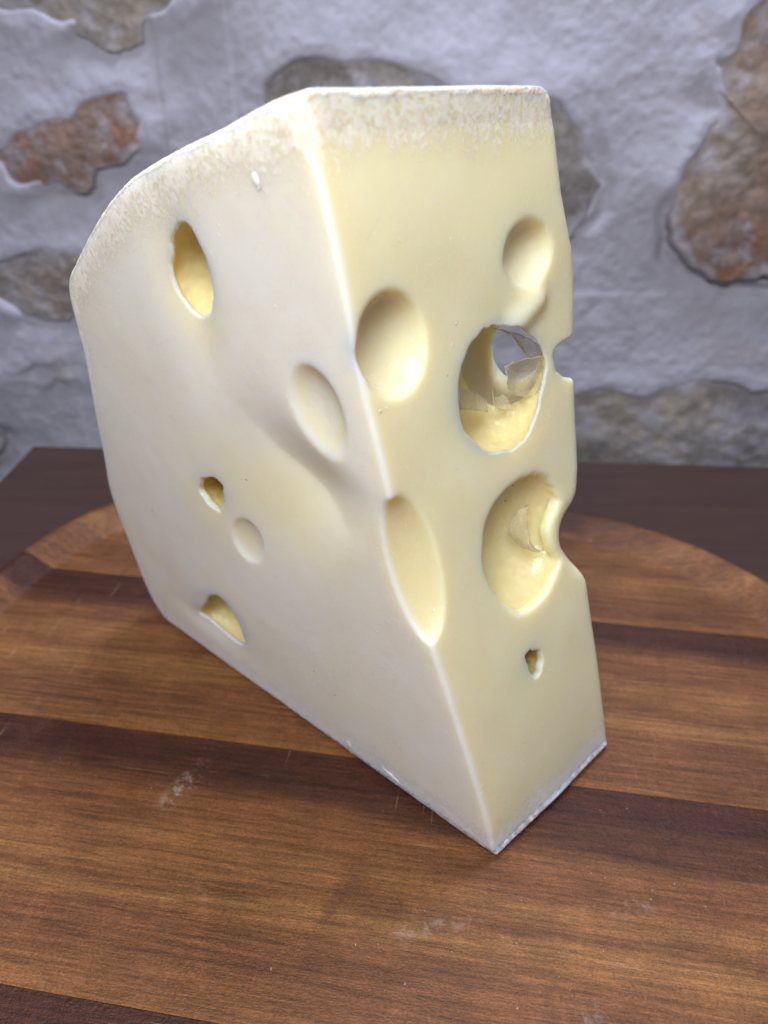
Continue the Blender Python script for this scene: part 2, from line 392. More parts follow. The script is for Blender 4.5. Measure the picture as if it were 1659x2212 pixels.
def build_tray():
    root = thing('wooden_tray', 'reddish brown wooden serving tray with raised rim under the cheese', 'tray', (0, .16, ZT))
    n = 420; C, t, R = tray_outline(n)
    cs = np.stack([np.cos(t), np.sin(t)], -1)
    # profile: (inset from the outline in m, z)
    prof_top = [(-.0005, RIMH-.0035), (.0004, RIMH-.0012), (.0022, RIMH), (.0042, RIMH-.0004)]
    for k in range(1, 15):
        a = k/14; prof_top.append((.0042 + a*.0145, (RIMH-.0004)*(1 - float(np.mean(np.clip((a + np.linspace(-.1, .1, 21) - .10)/.80, 0, 1))))))
    rings = []
    for ins, z in prof_top: rings.append((ins, z))
    under = [(.001, ZT+.004), (.006, ZT+.0012), (.02, ZT+.0008)]
    V = []; 
    def ring(ins, z): return np.concatenate([C + cs*(R - ins)[:, None], np.full((n, 1), z)], 1)
    for ins, z in under[::-1]: V.append(ring(ins, z))
    for ins, z in rings: V.append(ring(ins, z))
    # inner floor rings
    Rin = R - (.0042 + .0145)
    for k in range(1, 60): V.append(np.concatenate([C + cs*(Rin*(1 - k/60))[:, None], np.full((n, 1), 0.0)], 1))
    nr = len(V); V = np.vstack(V); V = np.vstack([V, [[C[0], C[1], 0.0]], [[C[0], C[1], ZT+.0008]]])
    F = []
    for r in range(nr-1):
        k = np.arange(n); k2 = (k+1) % n; F.extend(zip(r*n+k, r*n+k2, (r+1)*n+k2, (r+1)*n+k))
    F = [tuple(int(x) for x in f) for f in F]
    a = (nr-1)*n
    for k in range(n):
        F.append((a+k, a+(k+1) % n, nr*n)); F.append(((k+1) % n, k, nr*n+1))
    me0 = bpy.data.meshes.new('t'); me0.from_pydata(V.tolist(), [], F); me0.update()
    mat = wood_material(); org = Vector((0, .16, ZT))
    bounds = QB
    for j in range(len(bounds)+1):
        lo = bounds[j-1] if j > 0 else -1.0; hi = bounds[j] if j < len(bounds) else 1.0
        bm = bmesh.new(); bm.from_mesh(me0)
        g = .00012
        for q, sgn in ((lo, -1), (hi, 1)):
            if abs(q) >= 1: continue
            res = bmesh.ops.bisect_plane(bm, geom=bm.verts[:]+bm.edges[:]+bm.faces[:], dist=1e-7,
                plane_co=(qdir[0]*(q - sgn*g), qdir[1]*(q - sgn*g), 0), plane_no=(qdir[0]*sgn, qdir[1]*sgn, 0), clear_outer=True)
            eds = [e for e in res['geom_cut'] if isinstance(e, bmesh.types.BMEdge)]
            if eds: bmesh.ops.holes_fill(bm, edges=eds, sides=0)
        if len(bm.verts) < 8: bm.free(); continue
        bmesh.ops.recalc_face_normals(bm, faces=bm.faces)
        # to stave-local axes so the grain runs along x
        co = np.array([v.co[:] for v in bm.verts]); s = co[:, :2] @ sdir; q = co[:, :2] @ qdir
        ql, qh = max(lo, q.min()), min(hi, q.max())
        if j == 0: ql = qh - .09
        if j == len(bounds): qh = ql + .09
        q0 = (ql+qh)/2
        for v, a_, b_ in zip(bm.verts, s, q): v.co = Vector((a_, b_ - q0, v.co.z - ZT))
        me = bpy.data.meshes.new('stave'); bm.to_mesh(me); bm.free()
        vattr(me, 'q', np.clip((q - ql)/(qh - ql), 0, 1))
        o = link('stave', me, [mat], root)
        p = qdir*q0; o.location = (p[0], p[1] - .16, 0); o.rotation_euler = (0, 0, SA)
        me.set_sharp_from_angle(angle=math.radians(50))
    bpy.data.meshes.remove(me0)

# ================================================================= cheese: measured planes
def hv(*p): return np.array(p)*H
T = on_z(1068, 1855); R0 = on_z(1310, 1612); BL = on_z(385, 1362)
d_ = ray(645, 200); TF = CAM + d_*(T[1]*1.008/d_[1])
e = unit((R0 - T)*[1, 1, 0])                       # horizontal direction of the narrow face
nR = unit(np.cross(R0 - T, TF - T));  nR = nR if nR[1] < 0 else -nR
nL = unit(np.cross(T - BL, TF - T));  nL = nL if nL[1] < 0 else -nL
fdir = np.array([e[1], -e[0], 0.0])                # horizontal, towards the camera, normal to e
UL = unit((T - BL)*[1, 1, 0]); VL = unit(np.cross(nL, UL)); VL = VL if VL[2] > 0 else -VL
UR = e; VR = unit(np.cross(nR, UR)); VR = VR if VR[2] > 0 else -VR
def LP(px, py): return on_plane(px, py, T, nL)
def RP(px, py): return on_plane(px, py, T, nR)
def to2(P): return np.stack([P @ fdir, P[..., 2]], -1)
left_px = [(645,200),(600,214),(560,230),(500,262),(450,290),(400,313),(350,338),(305,362),(270,386),(245,415),(222,445),(198,485),(180,515),(165,552),(150,585),(138,606),(143,640),(158,700),(172,745),(188,830),(205,920),(218,985),(228,1045),(243,1090),(262,1140),(285,1200),(305,1250),(330,1298),(350,1330),(378,1362)]
outL = to2(LP([p[0] for p in left_px], [p[1] for p in left_px]))
outL[-1, 1] = 0.0
front_px = [(1068,1855),(1040,1740),(1000,1615),(960,1480),(920,1375),(880,1230),(842,1095),(818,990),(790,890),(768,790),(750,700),(742,610),(715,500),(684,390),(658,290)]
outF = to2(LP([p[0] for p in front_px], [p[1] for p in front_px]))
def smooth_line(pl, n, kk):
    L = np.r_[0, np.cumsum(np.hypot(*np.diff(pl, axis=0).T))]; t = np.linspace(0, L[-1], n)
    q = np.stack([np.interp(t, L, pl[:, 0]), np.interp(t, L, pl[:, 1])], -1)
    w = np.hanning(2*kk+3)[1:-1]; w /= w.sum()
    pad = np.vstack([2*q[0] - q[kk:0:-1], q, 2*q[-1] - q[-2:-kk-2:-1]])
    return np.stack([np.convolve(pad[:, i], w, 'valid') for i in range(2)], -1)
outL = smooth_line(outL, 110, 2); outL[-1, 1] = 0.0
outF = smooth_line(outF, 70, 9); outF[0] += [.0006, .0028]
POLY = np.vstack([outL, [[outF[0, 0] - .0110, 0.0], [outF[0, 0] - .0100, .0022]], outF])
POLY = np.vstack([POLY, [[outF[0, 0] - .004, 0.0]], ]) if False else POLY
RIND = outL.copy(); RIND = np.vstack([RIND, outF[:1]])   # open polyline carrying rind (top, side, bottom)
topz = outL[0, 1]
nS = unit([.835, .55, 0])
sil = [(1175,183),(1192,212),(1200,280),(1207,350),(1215,420),(1226,480),(1237,540),(1241,600),(1242,650),(1240,740),(1240,820),(1243,880),(1248,960),(1250,1010),(1246,1080),(1238,1150),(1250,1210),(1268,1260),(1278,1330),(1288,1400),(1298,1480),(1306,1550),(1313,1612)]

def seg_dist(u, v, pl):
    d = np.full(u.shape, 1e9)
    for i in range(len(pl)-1):
        a, b = pl[i], pl[i+1]; ex, ey = b-a; wx, wy = u-a[0], v-a[1]
        t = np.clip((wx*ex+wy*ey)/(ex*ex+ey*ey+1e-18), 0, 1)
        d = np.minimum(d, (wx-ex*t)**2 + (wy-ey*t)**2)
    return np.sqrt(d)
GH = .0004
g0 = POLY.min(0) - .03; gn = np.ceil((POLY.max(0) + .03 - g0)/GH).astype(int)
gu, gv = np.meshgrid(g0[0] + np.arange(gn[0])*GH, g0[1] + np.arange(gn[1])*GH, indexing='ij')
G_POLY = poly_sdf(gu, gv, POLY).astype(np.float32); G_RIND = seg_dist(gu, gv, RIND).astype(np.float32)
def lookup(f, z):
    a = np.clip((f - g0[0])/GH, 0, gn[0]-1.001); b = np.clip((z - g0[1])/GH, 0, gn[1]-1.001)
    i = a.astype(np.int64); j = b.astype(np.int64); x = (a - i).astype(np.float32); y = (b - j).astype(np.float32)
    k = i*gn[1] + j; out = []
    for G in (G_POLY.ravel(), G_RIND.ravel()):
        out.append((G[k]*(1-x) + G[k+gn[1]]*x)*(1-y) + (G[k+1]*(1-x) + G[k+gn[1]+1]*x)*y)
    return out
def smax(a, b, k):
    h = np.maximum(k - np.abs(a-b), 0)/k; return np.maximum(a, b) + h*h*k*.25

def march(fn, px, py, P0, a=-.012, b=.022):
    """point of the photo ray on the surface fn = 0, near P0"""
    P0 = np.atleast_2d(P0); d = P0 - CAM; L = np.linalg.norm(d, axis=1); d = d/L[:, None]
    lo_ = np.full(len(P0), a); hi_ = np.full(len(P0), b); ok = (fn(P0 + d*a) > 0) & (fn(P0 + d*b) < 0)
    for _ in range(24):
        m_ = (lo_ + hi_)/2; g = fn(P0 + d*m_[:, None]) > 0; lo_ = np.where(g, m_, lo_); hi_ = np.where(g, hi_, m_)
    return P0 + d*np.where(ok, hi_, 0)[:, None]
def RS(px, py):
    P = march(lambda Q: lookup(Q @ fdir, Q[:, 2])[0], px, py, RP(px, py)); return P if np.ndim(px) else P[0]
Ps = RS([p[0] for p in sil], [p[1] for p in sil])
sz, sa = Ps[:, 2][::-1].copy(), (Ps @ nS)[::-1].copy() + .0016

# soft dent across the big face
dentC = LP(625, 1010); dA = LP(470, 725); dB = LP(712, 1030)
def dents(P):
    u = P @ UL; v = P @ VL
    a = np.array([dA @ UL, dA @ VL]); b = np.array([dB @ UL, dB @ VL]); ab = b - a; L = np.linalg.norm(ab); t_ = ab/L
    nrm = np.array([t_[1], -t_[0]])                     # which side is lower left
    if nrm[0] > 0: nrm = -nrm
    x = ((u - a[0])*t_[0] + (v - a[1])*t_[1])/L; y = (u - a[0])*nrm[0] + (v - a[1])*nrm[1]
    y = y - .006*np.sin(np.clip(x, 0, 1.2)*np.pi)*0.5
    wid = sstep(.12, 1.0, x)*sstep(1.45, .95, x)
    prof = sstep(-.011, .0155, y)*np.exp(-np.maximum(y - .013, 0)/.024)
    d1 = .0052*wid*prof
    # faint slump left of the tall hole
    c2 = LP(392, 620); r2 = np.hypot((u - c2 @ UL)/.011, (v - c2 @ VL)/.026)
    d2 = .0022*np.exp(-r2**2)
    c3 = LP(455, 1350); r3 = np.hypot((u - c3 @ UL)/.016, (v - c3 @ VL)/.006)
    return d1 + d2 + .0012*np.exp(-r3**2)

def base_sdf(P):
    f = P @ fdir; z = P[:, 2]
    d2, s = lookup(f, z)
    dL_ = (P - T) @ nL + dents(P) + .0026*sstep(.0020, .0007, z) + .00012*vnoise(P, 45, 2.) + .00004*vnoise(P, 160, 4.)
    kk = .0013 + .0032*sstep(.018, .002, s)*sstep(.004, .03, z) 
    d = smax(d2 - .0005 + .0003*vnoise(P, 50, 8.), dL_, kk)
    dS_ = P @ nS - np.interp(z, sz, sa)
    d = smax(d, dS_, .005)
    ba = RIDGE[1] - RIDGE[0]; t = np.clip(((P - RIDGE[0]) @ ba)/(ba @ ba), 0, 1)
    cp = np.linalg.norm(P - RIDGE[0] - t[:, None]*ba, axis=1) - .0003
    d = -smax(-d, -cp, .0075)
    return d, s
RIDGE = [RS(1110, 702), RS(1156, 648)]        # smeared fold of paste above the torn hole
def LS(px, py):
    P = march(lambda Q: (Q - T) @ nL + dents(Q), px, py, LP(px, py), -.004, .014); return P if np.ndim(px) else P[0]

# --- holes measured on their face
HOLES = []
def fit_ell(P, U, V):
    u = P @ U; v = P @ V; c = P.mean(0); A = np.stack([u-u.mean(), v-v.mean()], -1)
    w, E = np.linalg.eigh(A.T @ A/len(A)); r = np.sqrt(2*w)
    return c, (U*E[0, 1] + V*E[1, 1], U*E[0, 0] + V*E[1, 0]), (r[1], r[0])
def img_ell(cx, cy, a, b, deg, n=48):
    t = np.linspace(0, 2*np.pi, n, endpoint=False); th = math.radians(deg)
    x = a*np.cos(t); y = b*np.sin(t)
    return cx + x*math.cos(th) - y*math.sin(th), cy + x*math.sin(th) + y*math.cos(th)
def hole(face, ell=None, poly=None, depth=.01, off=0.0, k=.0015, lip=None, grow=1.0, rough=0.0, wet=0.0, rim=0.0, shift=(0, 0), tone=.6):
    """ell: (cx, cy, a, b, angle) of the opening; depth: radius of the cavity along the normal; off: how deep its centre lies"""
    fn, n, U, V = (LS, nL, UL, VL) if face == 'L' else (RS, nR, UR, VR)
    pg = None
    if poly is not None:
        for _ in range(2):
            a_ = np.array(poly, float); b_ = np.roll(a_, -1, 0); poly = np.stack([.75*a_ + .25*b_, .25*a_ + .75*b_], 1).reshape(-1, 2)
        P = fn([p[0] for p in poly], [p[1] for p in poly]); pg = np.stack([P @ U, P @ V], -1)
        if ell is None:
            c = np.vstack([pg, pg[:1]]); L = np.r_[0, np.cumsum(np.hypot(*np.diff(c, axis=0).T))]; t = np.linspace(0, L[-1], 80, endpoint=False)
            uu = np.interp(t, L, c[:, 0]); vv = np.interp(t, L, c[:, 1]); P = uu[:, None]*U + vv[:, None]*V + n*np.mean(P @ n)
    if ell is not None:
        x, y = img_ell(*ell); P = fn(x, y)
    c, (A1, A2), (r1, r2) = fit_ell(P, U, V)
    s = math.sqrt(max(1 - (off/depth)**2, .05))
    HOLES.append(dict(c=c - n*off + U*shift[0] + V*shift[1], ax=np.stack([A1, A2, n]), r=np.array([r1*grow/s, r2*grow/s, depth]), k=k, n=n, U=U, V=V,
                      poly=pg if lip else None, lip=lip, rough=rough, wet=wet, rim=rim, tone=tone))
def hole3(c, ax, r, k=.0015, rough=0, wet=0, rim=0, tone=.6):
    HOLES.append(dict(c=c, ax=ax, r=np.array(r), k=k, n=nR, U=UR, V=VR, poly=None, lip=None, rough=rough, wet=wet, rim=rim, tone=tone))

# left face
L1 = [(398,480),(384,489),(366,515),(371,540),(368,585),(380,625),(405,665),(430,686),(447,682),(458,660),(460,625),(450,580),(432,530),(412,490)]
hole('L', poly=L1, depth=.013, off=.006, k=.0006, lip=.0014, grow=1.10, rough=.0003, rim=.0, wet=.6, tone=.8)
hole('L', ell=(687,893,100,43,68), depth=.0036, off=-.0003, k=.0022, wet=1.0, tone=.05)
hole('L', ell=(459,1064,34,22,62), poly=[(478.2, 1100.1), (471.7, 1104.4), (462.5, 1098.0), (454.9, 1092.8), (447.5, 1087.5), (442.6, 1078.2), (436.5, 1070.1), (429.2, 1059.9), (429.3, 1049.6), (432.2, 1041.6), (434.9, 1033.8), (442.5, 1033.0), (449.4, 1033.6), (455.4, 1029.4), (463.6, 1031.9), (471.2, 1039.2), (479.4, 1046.4), (483.6, 1057.3), (482.5, 1067.3), (484.7, 1076.5), (485.1, 1085.8), (481.1, 1091.8)], lip=.0024, grow=1.25, depth=.016, off=.010, k=.0004, rough=.0004, rim=1.0, wet=.5, tone=1)
hole('L', ell=(535,1168,46,26,65), depth=.0019, off=0, k=.0016, wet=.6, tone=.15)
hole('L', poly=[(458,1283),(478,1290),(502,1320),(520,1355),(533,1393),(515,1392),(480,1362),(452,1337),(425,1325),(438,1310),(448,1292)], depth=.010, off=.005, k=.0004, lip=.0014, grow=1.2, rough=.0004, rim=.1, wet=.4, tone=.8)
# narrow face
hole('R', ell=(846,743,113,71,88), depth=.0066, off=.0006, k=.0018, wet=1.0, tone=.35)
hole('R', ell=(1138,546,70,48,100), depth=.0058, off=.0006, k=.0020, wet=.6, rough=.00015, tone=.3)
CPOLY = [(1075,702),(1105,705),(1135,714),(1160,735),(1176,760),(1181,790),(1172,820),(1166,850),(1160,885),(1148,920),(1130,950),(1105,970),(1068,978),(1035,965),(1010,940),(995,905),(988,860),(992,800),(1003,760),(1020,728),(1045,708)]
hole('R', poly=CPOLY, depth=.016, off=.006, k=.0005, lip=.0012, grow=1.08, rough=.0004, rim=.6, wet=.8, tone=.8)
DPOLY = [(1160,1025),(1190,1028),(1212,1042),(1216,1062),(1204,1092),(1190,1122),(1183,1150),(1190,1180),(1208,1210),(1218,1240),(1216,1270),(1198,1300),(1165,1322),(1130,1326),(1095,1312),(1066,1280),(1048,1235),(1043,1185),(1048,1135),(1066,1092),(1096,1055),(1128,1034)]
hole('R', ell=(1131,1176,152,86,100), poly=DPOLY, lip=.0040, depth=.0125, off=.002, k=.0022, wet=1.0, rough=.0002, rim=.35, tone=.6)
hole('R', ell=(1152,1430,30,18,82), poly=[(1156.6, 1463.0), (1151.0, 1464.4), (1146.0, 1457.0), (1141.9, 1450.8), (1138.0, 1444.6), (1136.8, 1436.1), (1134.6, 1428.2), (1131.9, 1418.3), (1134.5, 1410.5), (1138.6, 1405.2), (1142.5, 1400.1), (1148.0, 1401.6), (1152.8, 1404.1), (1158.1, 1402.6), (1163.2, 1406.8), (1166.8, 1414.6), (1170.9, 1422.4), (1171.1, 1432.0), (1167.9, 1439.2), (1167.1, 1446.9), (1165.1, 1454.1), (1160.8, 1457.5)], lip=.0026, grow=1.3, depth=.016, off=.010, k=.0004, rough=.0005, rim=.8, tone=1)
hole('R', ell=(890,1236,160,60,78), depth=.0074, off=-.0005, k=.0014, wet=.8, tone=.35)
# cavities that break out at the hidden back cut
def along(px, py, extra):
    P = RS(px, py); d = unit(P - CAM); return P + d*extra, d
def cav(px, py, extra, rx, ry, rz, **kw):
    c, d = along(px, py, extra)
    a1 = unit(np.cross(d, [0, 0, 1])); a2 = np.cross(a1, d)
    hole3(c, np.stack([a1, a2, d]), (rx, ry, rz), **kw)
cav(1083, 768, .031, .0128, .0150, .029, k=.0006, wet=.5, tone=.85)       # behind the big torn hole, open at the back
cav(1244, 771, .008, .0096, .0070, .024, k=.0009, rough=.0006, rim=.3, tone=.2)   # notch in the right edge
cav(1262, 1146, .010, .0122, .0105, .022, k=.007, tone=.1)              # smooth bite in the right edge

def ell_sdf(P, h):
    q = (P - h['c']) @ h['ax'].T
    k0 = np.linalg.norm(q/h['r'], axis=1); k1 = np.linalg.norm(q/h['r']**2, axis=1)
    return k0*(k0 - 1)/np.maximum(k1, 1e-9)

def body_sdf(P, full=False, base=None):
    d, s = base if base else base_sdf(P); d0 = d.copy(); hm = np.full(len(P), 1e3); wet = np.zeros(len(P)); rim = np.zeros(len(P)); tone = np.zeros(len(P))
    nz = None
    for h in HOLES:
        g = ell_sdf(P, h)
        near = g < .012
        if not near.any(): continue
        gg = g[near]; Pn = P[near]
        if h['rough']: gg = gg + h['rough']*(fbm(Pn, 420, 2, 3.) + .6*vnoise(Pn, 170, 1.))
        if h['lip']:
            dep = -d0[near]
            pr = poly_sdf(Pn @ h['U'], Pn @ h['V'], h['poly']) + h['rough']*1.2*fbm(Pn, 330, 2, 5.)
            gg = np.maximum(gg, np.minimum(pr, h['lip'] - dep))
        d[near] = smax(d[near], -gg, h['k'])
        if full:
            hm[near] = np.minimum(hm[near], np.abs(gg))
            inside = np.exp(-np.maximum(np.abs(gg) - .0004, 0)/.0006)
            wet[near] = np.maximum(wet[near], inside*h['wet']); tone[near] = np.maximum(tone[near], inside*h['tone'])
            rim[near] = np.maximum(rim[near], .8*h['rim']*np.exp(-(np.abs(gg)/.0008)**2))
    if full: return d, d0, s, tone, wet, rim
    return d
def rind_cover(P, s):
    """0 on the rind proper, 1 where the fuzzy band has faded out on the cut face"""
    z = P[:, 2]
    w = .0125 - .0062*sstep(.015, .05, z) + .0075*sstep(.11, .19, z)
    return s/(w*(1 + .16*vnoise(P, 75, 3.)))
def rind_sdf(P):
    d, s = base_sdf(P); body = body_sdf(P, base=(d.copy(), s))
    on = rind_cover(P, s); n1 = fbm(P, 420, 2, 7.)
    t = .00022*(1.0 - s/.0013) + .00006*n1
    fr = body - np.where(s > .003, -.0006, t)
    return np.maximum(fr, -(body + .0012))

# ----------------------------------------------------------------- surface nets on sparse blocks
def surface(fn, lo, hi, h, margin=1.35, box=None):
    B0 = 12; nb = np.ceil((np.array(hi) - lo)/(h*B0)).astype(int)
    I = np.stack(np.meshgrid(*[np.arange(k) for k in nb], indexing='ij'), -1).reshape(-1, 3)
    def cull(I, B):
        act = []
        for k in range(0, len(I), 200000):
            act.append(np.abs(fn(lo + (I[k:k+200000] + .5)*h*B)) < h*B*.87*margin)
        return I[np.concatenate(act)]
    I = cull(I, B0); B = 4; sub = np.stack(np.meshgrid(*[np.arange(3)]*3, indexing='ij'), -1).reshape(-1, 3)
    I = cull((I[:, None]*3 + sub[None]).reshape(-1, 3), B)
    g = np.arange(B+1); G = np.stack(np.meshgrid(g, g, g, indexing='ij'), -1).reshape(-1, 3)
    M = np.array(nb)*B0 + 4
    key = lambda c: (c[..., 0].astype(np.int64)*M[1] + c[..., 1])*M[2] + c[..., 2]
    cells_k = []; verts = []; quads = []
    CH = 3000
    corners = np.array([(0,0,0),(1,0,0),(0,1,0),(1,1,0),(0,0,1),(1,0,1),(0,1,1),(1,1,1)])
    edges = [(0,1),(2,3),(4,5),(6,7),(0,2),(1,3),(4,6),(5,7),(0,4),(1,5),(2,6),(3,7)]
    for k in range(0, len(I), CH):
        b = I[k:k+CH]; C = (b[:, None, :]*B + G[None]); Pw = lo + C.reshape(-1, 3)*h
        v = fn(Pw).reshape(len(b), B+1, B+1, B+1)
        cr = [v[:, a:a+B, c:c+B, d:d+B] for a, c, d in corners]
        neg = sum((x < 0).astype(np.int8) for x in cr); m = (neg > 0) & (neg < 8)
        bi, x, y, z = np.nonzero(m)
        cell = b[bi]*B + np.stack([x, y, z], -1)
        vals = [c[bi, x, y, z] for c in cr]
        acc = np.zeros((len(bi), 3)); cnt = np.zeros(len(bi))
        for a_, b_ in edges:
            va, vb = vals[a_], vals[b_]; cross = (va < 0) != (vb < 0)
            t = np.where(cross, va/(va - vb + (va == vb)), 0)
            p = corners[a_] + t[:, None]*(corners[b_] - corners[a_]); acc += p*cross[:, None]; cnt += cross
        acc /= cnt[:, None]
        verts.append(lo + (cell + acc)*h); cells_k.append(key(cell))
        # quads: grid edges starting at the cell's low corner
        for ax, off in ((0, 1), (1, 2), (2, 4)):
            va = vals[0]; vb = vals[off]; cross = (va < 0) != (vb < 0)
            cc = cell[cross]; s = (va[cross] < 0)
            o1 = np.zeros(3, int); o2 = np.zeros(3, int); o1[(ax+1) % 3] = 1; o2[(ax+2) % 3] = 1
            q = np.stack([key(cc - o1 - o2), key(cc - o2), key(cc), key(cc - o1)], -1)
            q[~s] = q[~s][:, ::-1]; quads.append(q)
    K = np.concatenate(cells_k); V = np.concatenate(verts); Q = np.concatenate(quads)
    o = np.argsort(K); K = K[o]; V = V[o]
    idx = np.clip(np.searchsorted(K, Q), 0, len(K)-1); ok = (K[idx] == Q).all(1)
    return V, idx[ok]
def project(fn, V, h, it=1):
    for _ in range(it):
        d = fn(V); g = np.stack([fn(V + np.eye(3)[i]*h*.4) - d for i in range(3)], -1)/(h*.4)
        n2 = np.maximum((g*g).sum(1), .25); V = V - g*np.clip(d/n2, -h*.7, h*.7)[:, None]
    return V

def paste_material():
    m = NT('cheese_paste'); b = m.b
    cav_, wet, rim, lf, band = m.attr('cavity'), m.attr('wet'), m.attr('rim'), m.attr('bloom'), m.attr('band')
    c = m.coord()
    n1 = m.noise(c, 22, 4, .55, .5); n2 = m.noise(c, 90, 4, .6); n3 = m.noise(c, 700, 3, .6)
    yel = m.ramp(n1, [(.3, (.77,.715,.445)), (.7, (.79,.745,.505))])
    pale = m.ramp(n1, [(.30, (.75,.72,.59)), (.5, (.76,.74,.645)), (.7, (.76,.75,.69))])
    col = m.mix(lf, yel, pale)
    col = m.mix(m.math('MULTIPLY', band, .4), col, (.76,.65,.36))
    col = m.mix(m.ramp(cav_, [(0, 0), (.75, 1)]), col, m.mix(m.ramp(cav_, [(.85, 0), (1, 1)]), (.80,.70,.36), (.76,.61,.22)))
    col = m.mix(.12, col, m.ramp(n2, [(.3, .35), (.7, .65)]), 'OVERLAY')
    # fuzz of the rind smeared over the cut
    nf = m.noise(m.coord(scale=(1, 1, .85)), 760, 5, .72, .5); nf2 = m.noise(c, 130, 3, .6)
    fz = m.math('ADD', m.attr('fuzz'), m.math('ADD', m.math('MULTIPLY', m.math('SUBTRACT', nf, .5), 2.8), m.math('MULTIPLY', m.math('SUBTRACT', nf2, .5), .7)))
    fz = m.ramp(fz, [(.34, 0), (.80, 1)])
    col = m.mix(m.math('MULTIPLY', fz, .80), col, m.mix(m.attr('upper'), (.80,.78,.81), (.93,.895,.80)))  # lower fuzz tinted lilac: bluish light near the foot painted into the colour
    # faint blush patches
    bl = m.ramp(m.noise(m.coord(loc=(2, 5, 1)), 34, 3, .5), [(.60, 0), (.74, 1)])
    col = m.mix(m.math('MULTIPLY', bl, .22), col, (.70,.53,.42))
    # tiny pale flecks and a few dark specks
    vo = m.n('ShaderNodeTexVoronoi'); vo.inputs['Scale'].default_value = 260; m.l(c, vo.inputs['Vector'])
    gate = m.ramp(m.noise(m.coord(loc=(9, 1, 3)), 60, 3, .6), [(.56, 0), (.64, 1)])
    fl = m.math('MULTIPLY', m.ramp(vo.outputs['Distance'], [(.10, 1), (.17, 0)]), gate)
    col = m.mix(m.math('MULTIPLY', fl, .55), col, (.88,.86,.80))
    vo2 = m.n('ShaderNodeTexVoronoi'); vo2.inputs['Scale'].default_value = 85; m.l(m.coord(loc=(3, 3, 3)), vo2.inputs['Vector'])
    sp = m.math('MULTIPLY', m.ramp(vo2.outputs['Distance'], [(.022, 1), (.045, 0)]), m.ramp(m.noise(m.coord(loc=(4, 8, 3)), 30, 2), [(.52, 0), (.58, 1)]))
    col = m.mix(m.math('MULTIPLY', sp, .7), col, (.10,.09,.07))
    rm = m.math('MULTIPLY', rim, m.ramp(m.noise(c, 420, 3, .6), [(.30, 0), (.52, 1)]))
    col = m.mix(m.math('MULTIPLY', rm, .3), col, (.82,.79,.70))
    m.l(col, b.inputs['Base Color'])
    b.inputs['Subsurface Weight'].default_value = 1.0
    b.inputs['Subsurface Radius'].default_value = (1.0, .72, .30); m.l(m.math('MULTIPLY_ADD', m.attr('fuzz'), -.0098, .0115), b.inputs['Subsurface Scale'])
    b.inputs['IOR'].default_value = 1.42
    ro = m.math('SUBTRACT', m.math('ADD', .42, m.math('MULTIPLY', n2, .20)), m.math('MULTIPLY', wet, .27), clamp=True)
    ro = m.math('ADD', ro, m.math('MULTIPLY', rm, .3), clamp=True)
    m.l(ro, b.inputs['Roughness']); b.inputs['Specular IOR Level'].default_value = .5
    wv = m.noise(m.coord(), 480, 2, .5, .3)
    h = m.math('ADD', m.math('MULTIPLY', n3, .45), m.math('MULTIPLY', m.math('MULTIPLY', wv, wet), 1.1))
    h = m.math('ADD', h, m.math('MULTIPLY', n2, .2)); h = m.math('ADD', h, m.math('MULTIPLY', fl, .7))
    dr = m.noise(m.coord(scale=(1, 1, .10), rot=(.12, .25, 0)), 260, 3, .6); h = m.math('ADD', h, m.math('MULTIPLY', dr, .22))
    h = m.math('ADD', h, m.math('MULTIPLY', rm, 1.2)); h = m.math('ADD', h, m.math('MULTIPLY', fz, 1.6))
    m.l(m.bump(h, .55, .00045), b.inputs['Normal']); return m.m
def rind_material():
    m = NT('cheese_rind'); b = m.b; c = m.coord(); up = m.attr('upper')
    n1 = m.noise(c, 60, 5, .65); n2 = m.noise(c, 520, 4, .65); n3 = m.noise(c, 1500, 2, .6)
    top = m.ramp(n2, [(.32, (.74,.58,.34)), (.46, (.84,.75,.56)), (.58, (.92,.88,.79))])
    low = m.ramp(n2, [(.34, (.30,.27,.27)), (.5, (.44,.41,.42)), (.62, (.60,.58,.59))])  # lilac-grey lower rind: the cool, dim light down there painted in
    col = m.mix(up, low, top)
    br = m.math('MULTIPLY', m.ramp(n1, [(.52, 0), (.66, 1)]), .35)
    col = m.mix(br, col, (.70,.50,.30))
    fd = m.math('ADD', m.math('MULTIPLY', m.attr('fade'), 1.0), m.math('MULTIPLY', m.math('SUBTRACT', n2, .5), 1.6))
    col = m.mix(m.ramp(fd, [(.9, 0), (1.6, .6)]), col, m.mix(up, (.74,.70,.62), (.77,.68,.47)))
    m.l(col, b.inputs['Base Color'])
    b.inputs['Subsurface Weight'].default_value = .8; b.inputs['Subsurface Radius'].default_value = (1, .7, .4); b.inputs['Subsurface Scale'].default_value = .002
    b.inputs['Roughness'].default_value = .7
    b.inputs['Sheen Weight'].default_value = .0
    h = m.math('ADD', n2, m.math('MULTIPLY', n3, .5)); m.l(m.bump(h, .9, .0007), b.inputs['Normal']); return m.m
